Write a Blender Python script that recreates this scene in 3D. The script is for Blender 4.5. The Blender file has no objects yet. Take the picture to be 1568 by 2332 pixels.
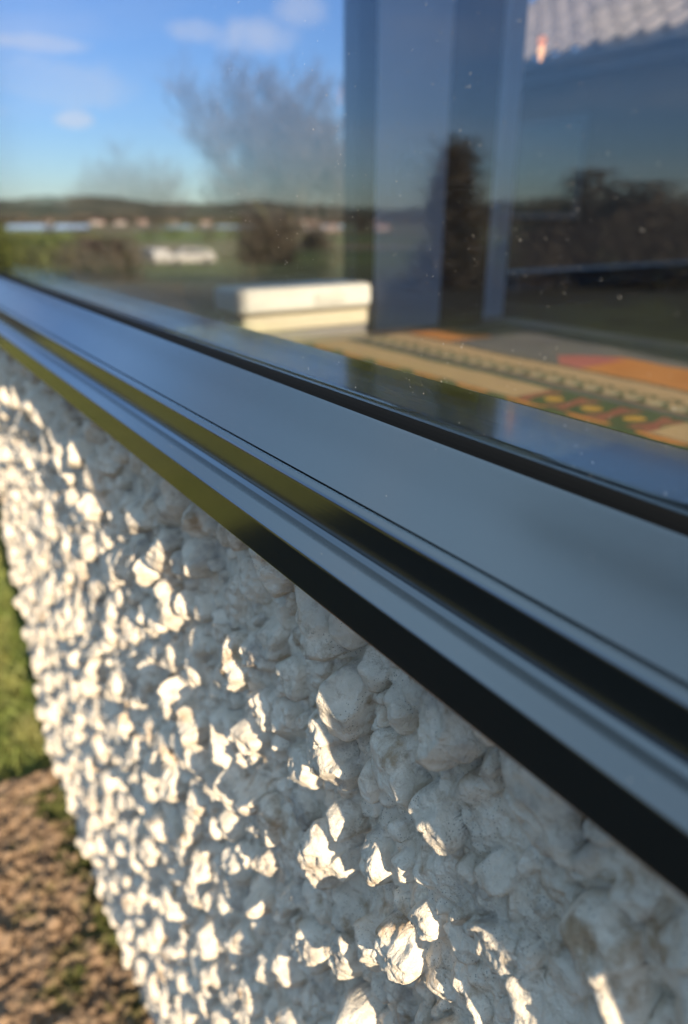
import bpy, bmesh, math, random
import numpy as np
from mathutils import Vector, Matrix
random.seed(7); rng = np.random.default_rng(11)
S = bpy.context.scene
COL = S.collection
R = math.radians
# ---------------------------------------------------------------- camera, light, exposure
# world axes: +Y runs along the wall away from the camera, +X goes into the house, Z up. Camera over the origin.
H = 0.93                                   # camera height above the soil
PITCH = math.atan((1166-492)/1610.0)
cam = bpy.data.cameras.new('camera'); camo = bpy.data.objects.new('camera', cam); COL.objects.link(camo)
cam.sensor_fit = 'VERTICAL'; cam.sensor_height = 24.0; cam.lens = 1610/2332*24.0
cam.clip_start = 0.01; cam.clip_end = 9000
fwd = Vector((.55152*math.cos(PITCH), .83416*math.cos(PITCH), -math.sin(PITCH)))
camo.location = (0, 0, H)
camo.rotation_euler = fwd.to_track_quat('-Z', 'Y').to_euler()
cam.dof.use_dof = True; cam.dof.focus_distance = 0.245; cam.dof.aperture_fstop = cam.lens/3.7
S.camera = camo

SUN_EL, SUN_AZ = 23.0, 4.5                 # degrees; the sun stands behind the camera, just outside the wall plane
tosun = Vector((-math.sin(R(SUN_AZ))*math.cos(R(SUN_EL)), -math.cos(R(SUN_AZ))*math.cos(R(SUN_EL)), math.sin(R(SUN_EL))))
sun = bpy.data.lights.new('sun', 'SUN'); suno = bpy.data.objects.new('sun', sun); COL.objects.link(suno)
sun.energy = 5.0; sun.angle = R(0.5); sun.color = (1.0, 0.83, 0.61)
suno.rotation_euler = (-tosun).to_track_quat('-Z', 'Y').to_euler()

wd = bpy.data.worlds.new('World'); S.world = wd; wd.use_nodes = True
wn = wd.node_tree; wn.nodes.clear()
def N(t, typ, **kw):
    n = t.nodes.new(typ)
    for k, v in kw.items():
        if k in n.inputs: n.inputs[k].default_value = v
        else: setattr(n, k, v)
    return n
wo = N(wn, 'ShaderNodeOutputWorld'); bg = N(wn, 'ShaderNodeBackground'); bg.inputs[1].default_value = 0.125
sky = N(wn, 'ShaderNodeTexSky', sky_type='NISHITA', sun_disc=False, sun_elevation=R(SUN_EL), sun_rotation=math.pi+R(SUN_AZ))
sky.air_density = 1.0; sky.dust_density = 0.25; sky.ozone_density = 3.6
tc = N(wn, 'ShaderNodeTexCoord')
def vmath(t, op, a=None, b=None):
    n = t.nodes.new('ShaderNodeVectorMath'); n.operation = op
    for i, v in enumerate((a, b)):
        if v is None: continue
        if hasattr(v, 'is_linked') or hasattr(v, 'links'): t.links.new(v, n.inputs[i])
        else: n.inputs[i].default_value = v
    return n
def fmath(t, op, a, b=0.0, c=None, clamp=False):
    n = t.nodes.new('ShaderNodeMath'); n.operation = op; n.use_clamp = clamp
    for i, v in enumerate((a, b, c)):
        if v is None: continue
        if isinstance(v, (int, float)): n.inputs[i].default_value = v
        else: t.links.new(v, n.inputs[i])
    return n.outputs[0]
def ramp(t, fac, stops, interp='LINEAR'):
    n = t.nodes.new('ShaderNodeValToRGB'); n.color_ramp.interpolation = interp
    el = n.color_ramp.elements
    while len(el) > 1: el.remove(el[-1])
    el[0].position = stops[0][0]; el[0].color = (*stops[0][1], 1) if len(stops[0][1]) == 3 else stops[0][1]
    for p_, c_ in stops[1:]:
        e = el.new(p_); e.color = (*c_, 1)
    t.links.new(fac, n.inputs[0]); return n.outputs[0]
# clouds on the sky dome: streaky noise plus a few real cumulus banks in fixed directions
gen = tc.outputs['Generated']
mp = N(wn, 'ShaderNodeMapping'); mp.inputs['Location'].default_value = (3.7, 1.2, .4); mp.inputs['Scale'].default_value = (2.0, 2.0, 9.0); wn.links.new(gen, mp.inputs[0])
cn = N(wn, 'ShaderNodeTexNoise', Scale=1.8, Detail=7.0, Roughness=0.55); wn.links.new(mp.outputs[0], cn.inputs['Vector'])
streak = ramp(wn, cn.outputs[0], [(0.50, (0, 0, 0)), (0.78, (.22, .22, .22))])
cn2 = N(wn, 'ShaderNodeTexNoise', Scale=9.0, Detail=6.0, Roughness=0.6); wn.links.new(gen, cn2.inputs['Vector'])
mask = streak
def azel(az, el, side=-1):
    return (side*math.sin(R(az))*math.cos(R(el)), math.cos(R(az))*math.cos(R(el)), math.sin(R(el)))
CLOUDS = [(27.5, 11.2, 3.0, 1.2, 1.0), (30.5, 12.6, 2.2, 1.1, .9), (23.5, 11.4, 2.2, .7, .6), (12, 10.2, 4, .45, .5), (14.8, 6.0, 1.1, .45, .7), (7, 6.3, 4, .7, .45), (3, 11.5, 5, .9, .4), (-14, 8, 6, 1.3, .7), (60, 12, 8, 2, .6), (95, 18, 12, 4, .7), (-60, 14, 9, 3, .6)]
for az, el, wid, hei, amp in CLOUDS:
    d = Vector(azel(az, el)); e1 = Vector((d.y, -d.x, 0)).normalized(); e2 = d.cross(e1).normalized()
    a = vmath(wn, 'DOT_PRODUCT', gen, tuple(e1)); b = vmath(wn, 'DOT_PRODUCT', gen, tuple(e2)); c = vmath(wn, 'DOT_PRODUCT', gen, tuple(d))
    u = fmath(wn, 'DIVIDE', a.outputs['Value'], math.sin(R(wid))); v = fmath(wn, 'DIVIDE', b.outputs['Value'], math.sin(R(hei)))
    r2 = fmath(wn, 'ADD', fmath(wn, 'MULTIPLY', u, u), fmath(wn, 'MULTIPLY', v, v))
    r2 = fmath(wn, 'ADD', r2, fmath(wn, 'MULTIPLY', fmath(wn, 'SUBTRACT', cn2.outputs[0], .5), 5.0))
    g = fmath(wn, 'SUBTRACT', 1.3, r2, clamp=True)
    g = fmath(wn, 'MULTIPLY', fmath(wn, 'MULTIPLY', g, amp), fmath(wn, 'GREATER_THAN', c.outputs['Value'], 0.0))
    mask = fmath(wn, 'MAXIMUM', mask, g)
mixc = N(wn, 'ShaderNodeMix', data_type='RGBA'); wn.links.new(mask, mixc.inputs[0])
# thin high haze: evens the sky out, brighter overhead and calmer towards the horizon
sz = N(wn, 'ShaderNodeSeparateXYZ'); wn.links.new(gen, sz.inputs[0])
grad = ramp(wn, sz.outputs[2], [(0.0, (.145, .165, .19)), (.10, (.148, .17, .22)), (.24, (.175, .195, .255)), (.33, (.40, .43, .46)), (.45, (.43, .41, .37)), (.8, (1.55, 1.27, .88))])
tint = vmath(wn, 'MULTIPLY', sky.outputs[0], grad); tint2 = vmath(wn, 'MULTIPLY', tint.outputs[0], (2.1, 2.1, 2.1)); wn.links.new(tint2.outputs[0], mixc.inputs[6]); mixc.inputs[7].default_value = (3.1, 3.05, 3.3, 1)
wn.links.new(mixc.outputs[2], bg.inputs[0]); wn.links.new(bg.outputs[0], wo.inputs[0])

S.render.engine = 'CYCLES'
S.cycles.transparent_max_bounces = 32; S.cycles.max_bounces = 10; S.cycles.glossy_bounces = 6
S.view_settings.view_transform = 'Standard'; S.view_settings.look = 'None'; S.view_settings.gamma = 1.0
S.view_settings.exposure = 1.05
S.view_settings.use_curve_mapping = False

# ---------------------------------------------------------------- helpers
def tag(o, label=None, cat=None, group=None, kind=None):
    if label: o['label'] = label
    if cat: o['category'] = cat
    if group: o['group'] = group
    if kind: o['kind'] = kind
    return o
def empty(name, loc=(0, 0, 0), label=None, cat=None, group=None):
    o = bpy.data.objects.new(name, None); COL.objects.link(o); o.location = loc; o.empty_display_size = .1
    return tag(o, label, cat, group)
def link(name, me, mat, parent=None):
    o = bpy.data.objects.new(name, me); COL.objects.link(o)
    if mat:
        me.materials.clear(); me.materials.append(mat)
    if parent: o.parent = parent
    return o
def mesh_np(name, V, F, mat, parent=None, smooth=True):
    """F: (n,3) or (n,4) int array, or list of polygons."""
    me = bpy.data.meshes.new(name)
    if isinstance(F, np.ndarray):
        k = F.shape[1]; V = np.asarray(V, np.float32)
        me.vertices.add(len(V)); me.vertices.foreach_set('co', V.ravel())
        me.loops.add(F.size); me.loops.foreach_set('vertex_index', F.ravel().astype(np.int32))
        me.polygons.add(len(F)); me.polygons.foreach_set('loop_start', np.arange(0, F.size, k, dtype=np.int32))
        me.update(calc_edges=True)
    else:
        me.from_pydata([tuple(v) for v in V], [], F); me.update()
    if smooth: me.polygons.foreach_set('use_smooth', np.ones(len(me.polygons), bool))
    return link(name, me, mat, parent)
class MB:
    def __init__(s): s.v = []; s.f = []
    def add(s, V, F):
        b = len(s.v); s.v += [tuple(p) for p in V]; s.f += [tuple(i+b for i in f) for f in F]
    def box(s, x0, x1, y0, y1, z0, z1):
        s.add([(x0,y0,z0),(x1,y0,z0),(x1,y1,z0),(x0,y1,z0),(x0,y0,z1),(x1,y0,z1),(x1,y1,z1),(x0,y1,z1)],
              [(0,3,2,1),(4,5,6,7),(0,1,5,4),(1,2,6,5),(2,3,7,6),(3,0,4,7)])
    def tube(s, pts, rad, n=6, cap=True):
        pts = [Vector(p) for p in pts]; b = len(s.v)
        for i, p in enumerate(pts):
            d = (pts[min(i+1, len(pts)-1)] - pts[max(i-1, 0)]).normalized()
            a = d.orthogonal().normalized() if i == 0 else (a - d*a.dot(d)).normalized()
            c = d.cross(a); r = rad[i] if hasattr(rad, '__len__') else rad
            for k in range(n):
                t = 2*math.pi*k/n; s.v.append(tuple(p + (a*math.cos(t)+c*math.sin(t))*r))
        for i in range(len(pts)-1):
            for k in range(n):
                k2 = (k+1) % n; s.f.append((b+i*n+k, b+i*n+k2, b+(i+1)*n+k2, b+(i+1)*n+k))
        if cap:
            s.f.append(tuple(b+k for k in reversed(range(n)))); s.f.append(tuple(b+(len(pts)-1)*n+k for k in range(n)))
    def lathe(s, prof, c=(0,0,0), n=20):
        b = len(s.v)
        for r, z in prof:
            for k in range(n):
                t = 2*math.pi*k/n; s.v.append((c[0]+r*math.cos(t), c[1]+r*math.sin(t), c[2]+z))
        for i in range(len(prof)-1):
            for k in range(n):
                k2 = (k+1) % n; s.f.append((b+i*n+k, b+i*n+k2, b+(i+1)*n+k2, b+(i+1)*n+k))
    def extrude_y(s, prof, y0, y1, close=True):
        n = len(prof); b = len(s.v)
        for y in (y0, y1):
            for x, z in prof: s.v.append((x, y, z))
        for k in range(n if close else n-1):
            k2 = (k+1) % n; s.f.append((b+k, b+k2, b+n+k2, b+n+k))
        if close: s.f.append(tuple(b+k for k in reversed(range(n)))); s.f.append(tuple(b+n+k for k in range(n)))
    def build(s, name, mat, parent=None, smooth=False, bevel=0):
        o = mesh_np(name, s.v, s.f, mat, parent, smooth)
        bm = bmesh.new(); bm.from_mesh(o.data); bmesh.ops.recalc_face_normals(bm, faces=bm.faces); bm.to_mesh(o.data); bm.free()
        if bevel:
            m = o.modifiers.new('bevel', 'BEVEL'); m.width = bevel; m.segments = 3; m.limit_method = 'ANGLE'
        return o
def mat(name, base=(.5,.5,.5), rough=.6, spec=.5, metal=0.0, bump=None, var=None, coat=0.0, ior=1.5):
    """bump=(scale, strength, dist); var=(scale, colour2, lo, hi)"""
    m = bpy.data.materials.new(name); m.use_nodes = True; t = m.node_tree
    p = t.nodes['Principled BSDF']; p.inputs['Base Color'].default_value = (*base, 1); p.inputs['Roughness'].default_value = rough
    p.inputs['Metallic'].default_value = metal; p.inputs['Specular IOR Level'].default_value = spec; p.inputs['IOR'].default_value = ior
    p.inputs['Coat Weight'].default_value = coat
    co = N(t, 'ShaderNodeTexCoord').outputs['Object']
    if var:
        n = N(t, 'ShaderNodeTexNoise', Scale=var[0], Detail=5.0, Roughness=.6); t.links.new(co, n.inputs['Vector'])
        t.links.new(ramp(t, n.outputs[0], [(var[2], base), (var[3], var[1])]), p.inputs['Base Color'])
    if bump:
        n = N(t, 'ShaderNodeTexNoise', Scale=bump[0], Detail=6.0, Roughness=.6); t.links.new(co, n.inputs['Vector'])
        b = N(t, 'ShaderNodeBump', Strength=bump[1], Distance=bump[2]); t.links.new(n.outputs[0], b.inputs['Height']); t.links.new(b.outputs[0], p.inputs['Normal'])
    return m
def lattice(seed):
    return np.random.default_rng(seed).random((256, 256)).astype(np.float32)*2-1
def vnoise(x, y, seed=0):
    """smooth value noise, x and y arrays of equal (broadcast) shape"""
    L = lattice(seed); xi = np.floor(x).astype(np.int64); yi = np.floor(y).astype(np.int64)
    fx = x-xi; fy = y-yi; fx = fx*fx*fx*(fx*(fx*6-15)+10); fy = fy*fy*fy*(fy*(fy*6-15)+10)
    x0 = xi & 255; x1 = (xi+1) & 255; y0 = yi & 255; y1 = (yi+1) & 255
    return (L[x0, y0]*(1-fx)+L[x1, y0]*fx)*(1-fy)+(L[x0, y1]*(1-fx)+L[x1, y1]*fx)*fy
def fbm(x, y, seed=0, oct=4, gain=.5):
    s = 0; a = 1.0
    for i in range(oct):
        s = s + a*vnoise(x*2**i+17.3*i, y*2**i+9.1*i, seed+i); a *= gain
    return s
def grid_faces(nx, ny):
    i = np.arange(nx*ny).reshape(nx, ny)
    return np.stack([i[:-1, :-1], i[1:, :-1], i[1:, 1:], i[:-1, 1:]], -1).reshape(-1, 4)
def pt(az, r, side=-1, z=None):
    x, y = side*math.sin(R(az))*r, math.cos(R(az))*r
    return (x, y, terrain(math.hypot(x, y)) if z is None else z)
TR = ([0, 11, 20, 45, 70, 160, 400, 20000], [0, -.06, -.72, -2.6, -3.2, -10, -14, -14])
def terrain(r): return float(np.interp(r, *TR))

# ---------------------------------------------------------------- setting: ground, hills, river
YC = 1.150; XW = 0.1215                    # far corner of the house wall, mean wall plane
BEDX, BEDY = -0.36, 1.12                  # edges of the soil bed
def m_ground():
    m = mat('meadow_ground', (.075, .095, .022), .95, .2, bump=(6, .6, .02)); t = m.node_tree; p = t.nodes['Principled BSDF']
    co = N(t, 'ShaderNodeTexCoord').outputs['Object']
    v = N(t, 'ShaderNodeTexVoronoi', Scale=.006); t.links.new(co, v.inputs['Vector'])
    field = ramp(t, N(t, 'ShaderNodeSeparateColor').outputs[0], [(0, (0, 0, 0)), (1, (1, 1, 1))])
    sc = [n for n in t.nodes if n.bl_idname == 'ShaderNodeSeparateColor'][0]; t.links.new(v.outputs['Color'], sc.inputs[0])
    fcol = ramp(t, sc.outputs[0], [(0, (.10, .11, .03)), (.3, (.13, .10, .05)), (.5, (.07, .085, .025)), (.75, (.15, .12, .07)), (1, (.09, .12, .03))], 'CONSTANT')
    n = N(t, 'ShaderNodeTexNoise', Scale=3.0, Detail=8.0); t.links.new(co, n.inputs['Vector'])
    near = ramp(t, n.outputs[0], [(.35, (.055, .06, .02)), (.5, (.095, .10, .034)), (.65, (.145, .13, .05))])
    g = N(t, 'ShaderNodeVectorMath', operation='LENGTH'); t.links.new(co, g.inputs[0])
    f = fmath(t, 'DIVIDE', fmath(t, 'SUBTRACT', g.outputs['Value'], 40.0), 60.0, clamp=True)
    mx = N(t, 'ShaderNodeMix', data_type='RGBA'); t.links.new(f, mx.inputs[0]); t.links.new(near, mx.inputs[6]); t.links.new(fcol, mx.inputs[7])
    # darker, browner patches between the lawn and the fields
    n9 = N(t, 'ShaderNodeTexNoise', Scale=.16, Detail=4.0); t.links.new(co, n9.inputs['Vector'])
    f2 = fmath(t, 'MULTIPLY', fmath(t, 'DIVIDE', fmath(t, 'SUBTRACT', g.outputs['Value'], 5.0), 2.5, clamp=True), fmath(t, 'DIVIDE', fmath(t, 'SUBTRACT', 70.0, g.outputs['Value']), 40.0, clamp=True))
    dk = ramp(t, fmath(t, 'ADD', fmath(t, 'MULTIPLY', n.outputs[0], .3), fmath(t, 'MULTIPLY', n9.outputs[0], .7)), [(.38, (.022, .018, .012)), (.5, (.045, .036, .02)), (.6, (.08, .08, .028))])
    mx2 = N(t, 'ShaderNodeMix', data_type='RGBA'); t.links.new(f2, mx2.inputs[0]); t.links.new(mx.outputs[2], mx2.inputs[6]); t.links.new(dk, mx2.inputs[7])
    t.links.new(mx2.outputs[2], p.inputs['Base Color']); return m
rr = np.concatenate([np.linspace(0, 30, 40), np.geomspace(31, 8000, 70)]); th = np.linspace(0, 2*np.pi, 145)
RR, TT = np.meshgrid(rr, th, indexing='ij')
Z = np.interp(RR, *TR) - .03 + fbm(RR*np.cos(TT)*.02, RR*np.sin(TT)*.02, 3, 3)*np.clip((RR-60)/400, 0, 1)*1.5
tag(mesh_np('ground', np.stack([RR*np.cos(TT), RR*np.sin(TT), Z], -1).reshape(-1, 3), grid_faces(len(rr), len(th)), m_ground()), kind='structure')
# hills
th = np.linspace(0, 2*np.pi, 721); rr = np.linspace(0, 1, 14)
PR, TT = np.meshgrid(rr, th, indexing='ij')
hh = 72 + 22*vnoise(TT*6, TT*0, 5) + 12*vnoise(TT*23, TT*0+3, 6) + 4*vnoise(TT*90, TT*0, 7)
RRh = 2300 + PR*1500
Zh = -16 + hh*np.sin(PR*np.pi/2)**1.3 + 4*fbm(RRh*np.cos(TT)*.01, RRh*np.sin(TT)*.01, 9, 3)*PR
mh = mat('hill_ground', (.035, .042, .028), 1, .1, var=(.006, (.10, .085, .05), .45, .6))
tag(mesh_np('hills', np.stack([RRh*np.cos(TT), RRh*np.sin(TT), Zh], -1).reshape(-1, 3), grid_faces(14, 721), mh), kind='structure')
# river: a bright reach of water across the valley floor
def band(name, rfun0, rfun1, a0, a1, z, m, n=60):
    V = []; F = []
    for i in range(n):
        a = R(a0+(a1-a0)*i/(n-1))
        for r in (rfun0(a), rfun1(a)): V.append((-math.sin(a)*r, math.cos(a)*r, z))
    for i in range(n-1): F.append((2*i, 2*i+1, 2*i+3, 2*i+2))
    return tag(mesh_np(name, V, F, m, smooth=False), kind='structure')
mw = mat('river_water', (.42, .46, .50), .25, .8)
band('river', lambda a: 900+60*math.sin(a*9), lambda a: 1330+120*math.sin(a*6+1), -40, 15, -12.6, mw)

# soil bed next to the wall
def m_soil():
    m = mat('bed_soil', (.2, .115, .06), 1, .15); t = m.node_tree; p = t.nodes['Principled BSDF']
    co = N(t, 'ShaderNodeTexCoord').outputs['Object']
    n = N(t, 'ShaderNodeTexNoise', Scale=26.0, Detail=8.0, Roughness=.65); t.links.new(co, n.inputs['Vector'])
    br = ramp(t, n.outputs[0], [(.3, (.11, .07, .045)), (.5, (.215, .145, .092)), (.7, (.31, .22, .145))])
    n2 = N(t, 'ShaderNodeTexNoise', Scale=11.0, Detail=6.0, Roughness=.7); t.links.new(co, n2.inputs['Vector'])
    sx = N(t, 'ShaderNodeSeparateXYZ'); t.links.new(co, sx.inputs[0])
    # moss grows next to the wall foot
    prox = fmath(t, 'MULTIPLY', fmath(t, 'ADD', sx.outputs[0], -.0), 1.1)
    f = fmath(t, 'ADD', n2.outputs[0], prox)
    f = ramp(t, f, [(.56, (0, 0, 0)), (.66, (1, 1, 1))])
    mx = N(t, 'ShaderNodeMix', data_type='RGBA'); t.links.new(f, mx.inputs[0]); t.links.new(br, mx.inputs[6]); mx.inputs[7].default_value = (.055, .06, .018, 1)
    t.links.new(mx.outputs[2], p.inputs['Base Color'])
    b = N(t, 'ShaderNodeBump', Strength=.8, Distance=.004); n3 = N(t, 'ShaderNodeTexNoise', Scale=160.0, Detail=6.0); t.links.new(co, n3.inputs['Vector'])
    t.links.new(n3.outputs[0], b.inputs['Height']); t.links.new(b.outputs[0], p.inputs['Normal'])
    return m
xs = np.concatenate([np.arange(BEDX, -.2, .008), np.arange(-.2, .2, .003)]); ys = np.concatenate([np.arange(-2.5, .3, .012), np.arange(.3, BEDY+.06, .003)])
X, Y = np.meshgrid(xs, ys, indexing='ij')
cl = np.abs(fbm(X*45, Y*45, 31, 4, .6)); Zs = .010*(1-cl) + .012*fbm(X*7, Y*7, 40, 2) + .004*fbm(X*120, Y*120, 44, 3)
edge = np.clip((BEDY+.05-Y + .012*vnoise(X*30, Y*30, 8))/.04, 0, 1)*np.clip((X-BEDX)/.04, 0, 1)
Zs = Zs*edge - .028*(1-edge) - .004
SOIL = tag(mesh_np('soil', np.stack([X, Y, Zs], -1).reshape(-1, 3), grid_faces(len(xs), len(ys)), m_soil()), kind='structure')

V = []; F = []; bmi = bmesh.new(); bmesh.ops.create_icosphere(bmi, subdivisions=2, radius=1); iv = np.array([v.co[:] for v in bmi.verts]); itri = np.array([[v.index for v in f.verts] for f in bmi.faces]); bmi.free()
Vs = []; Fs = []; gq = np.random.default_rng(77)
for i in range(900):
    x, y = gq.uniform(BEDX+.02, XW-.02), gq.uniform(.3, BEDY-.01); r = gq.choice([.002, .004, .008, .014], p=[.5, .32, .15, .03])*gq.uniform(.7, 1.3)
    w_ = iv*(1+.22*np.sin(iv[:, [1]]*gq.uniform(2, 5)+gq.uniform(0, 6))+.16*np.sin(iv[:, [0]]*gq.uniform(3, 7)+iv[:, [2]]*4+gq.uniform(0, 6)))*r*gq.uniform(.6, 1.2, 3)
    Vs.append(w_+np.array([x, y, .008+.25*r])); Fs.append(itri+i*len(iv))
cl_ = mesh_np('soil_clods', np.concatenate(Vs), np.concatenate(Fs), SOIL.data.materials[0]); tag(cl_, 'loose crumbs of brown soil scattered on the bed', 'soil', kind='stuff')

# near-black paving added out of view, so the frame's upright faces mirror dark ground
mp_ = mat('added_black_paving', (.004, .007, .009), .9, .1, bump=(40, .6, .004), var=(14, (.007, .010, .012), .4, .65))
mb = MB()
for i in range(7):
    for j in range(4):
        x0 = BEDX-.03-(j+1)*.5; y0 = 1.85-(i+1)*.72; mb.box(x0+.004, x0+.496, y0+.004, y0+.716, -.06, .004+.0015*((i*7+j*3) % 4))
tag(mb.build('added_dark_slabs', mp_, None, bevel=.004), kind='structure')

# lawn blades beyond the bed
mg = mat('lawn_grass', (.125, .16, .034), .6, .3, var=(9, (.22, .21, .065), .42, .62))
def blades(n, x0, x1, y0, y1, seed, s=1.0):
    g = np.random.default_rng(seed); x = g.uniform(x0, x1, n); y = g.uniform(y0, y1, n)
    dens = vnoise(x*3, y*3, seed)*.3+.8; keep = (g.random(n) < dens) & ~((x > XW-.01) & (y < YC+.01)) & ~((y < BEDY+.015*vnoise(x*30, y*9, 4)) & (x > BEDX)); keep &= ~((x < BEDX-.01) & (x > BEDX-2.05) & (y < 1.87)); x = x[keep]; y = y[keep]; n = len(x)
    h = g.uniform(.018, .045, n)*s; a = g.uniform(0, 2*np.pi, n); lean = g.uniform(.2, 1.1, n)*h; la = g.uniform(0, 2*np.pi, n); w = g.uniform(.0009, .0018, n)*s
    z0 = np.interp(np.hypot(x, y), *TR)-.032
    cx, cy = np.cos(a)*w, np.sin(a)*w; lx, ly = np.cos(la)*lean, np.sin(la)*lean
    P = np.stack([np.stack([x-cx, y-cy, z0], -1), np.stack([x+cx, y+cy, z0], -1), np.stack([x+cx*.8+lx*.35, y+cy*.8+ly*.35, z0+h*.6], -1), np.stack([x-cx*.8+lx*.35, y-cy*.8+ly*.35, z0+h*.6], -1), np.stack([x+lx, y+ly, z0+h], -1)], 1)
    b = np.arange(n)[:, None]*5
    F = np.concatenate([np.concatenate([b, b+1, b+2], 1), np.concatenate([b, b+2, b+3], 1), np.concatenate([b+3, b+2, b+4], 1)])
    return P.reshape(-1, 3), F
P1, F1 = blades(90000, -.7, 1.2, 1.1, 2.6, 1); P2, F2 = blades(90000, -3, 3, 1.1, 6.5, 2, 1.6); P3, F3 = blades(25000, -2.5, BEDX+.02, -1.5, 1.1, 3, 1.5)
tag(mesh_np('grass', np.concatenate([P1, P2, P3]), np.concatenate([F1, F2+len(P1), F3+len(P1)+len(P2)]), mg, smooth=False),
    'short sunlit lawn grass growing past the far corner of the pebbledash wall', 'grass', kind='stuff')

# ---------------------------------------------------------------- the house
house = empty('house', (0, 0, 0), 'house with off-white pebbledash wall and dark framed corner window', 'house')
# pebbledash: one heightfield of embedded, lime-washed stones that wraps round the far corner
def m_dash():
    m = mat('limewashed_pebbledash', (.6, .58, .54), .92, .25); t = m.node_tree; p = t.nodes['Principled BSDF']
    co = N(t, 'ShaderNodeTexCoord').outputs['Object']
    n1 = N(t, 'ShaderNodeTexNoise', Scale=38.0, Detail=6.0, Roughness=.62); t.links.new(co, n1.inputs['Vector'])
    c1 = ramp(t, n1.outputs[0], [(.30, (.38, .33, .28)), (.43, (.69, .61, .49)), (.57, (.84, .745, .605)), (.67, (.50, .36, .23))])
    n2 = N(t, 'ShaderNodeTexNoise', Scale=95.0, Detail=8.0, Roughness=.7); t.links.new(co, n2.inputs['Vector'])
    f2 = ramp(t, n2.outputs[0], [(.55, (0, 0, 0)), (.70, (.8, .8, .8))])
    mx = N(t, 'ShaderNodeMix', data_type='RGBA'); t.links.new(f2, mx.inputs[0]); t.links.new(c1, mx.inputs[6]); mx.inputs[7].default_value = (.36, .26, .16, 1)
    # grit: small dark grains in the rough stone
    v = N(t, 'ShaderNodeTexVoronoi', Scale=900.0); t.links.new(co, v.inputs['Vector'])
    n3 = N(t, 'ShaderNodeTexNoise', Scale=60.0, Detail=3.0); t.links.new(co, n3.inputs['Vector'])
    spk = fmath(t, 'MULTIPLY', fmath(t, 'LESS_THAN', v.outputs['Distance'], .22), fmath(t, 'GREATER_THAN', n3.outputs[0], .56))
    mx2 = N(t, 'ShaderNodeMix', data_type='RGBA'); t.links.new(fmath(t, 'MULTIPLY', spk, .6), mx2.inputs[0]); t.links.new(mx.outputs[2], mx2.inputs[6]); mx2.inputs[7].default_value = (.16, .13, .10, 1)
    t.links.new(mx2.outputs[2], p.inputs['Base Color'])
    n4 = N(t, 'ShaderNodeTexNoise', Scale=700.0, Detail=5.0, Roughness=.65); t.links.new(co, n4.inputs['Vector'])
    n5 = N(t, 'ShaderNodeTexNoise', Scale=260.0, Detail=5.0, Roughness=.7); t.links.new(co, n5.inputs['Vector'])
    hgt = fmath(t, 'ADD', n5.outputs[0], fmath(t, 'MULTIPLY', n4.outputs[0], .6))
    b = N(t, 'ShaderNodeBump', Strength=1.0, Distance=.0018); t.links.new(hgt, b.inputs['Height']); t.links.new(b.outputs[0], p.inputs['Normal'])
    return m
M_DASH = m_dash()
def spaced(a, b, f):
    out = [a]
    while out[-1] < b: out.append(out[-1]+f(out[-1]))
    return np.array(out)
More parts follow.
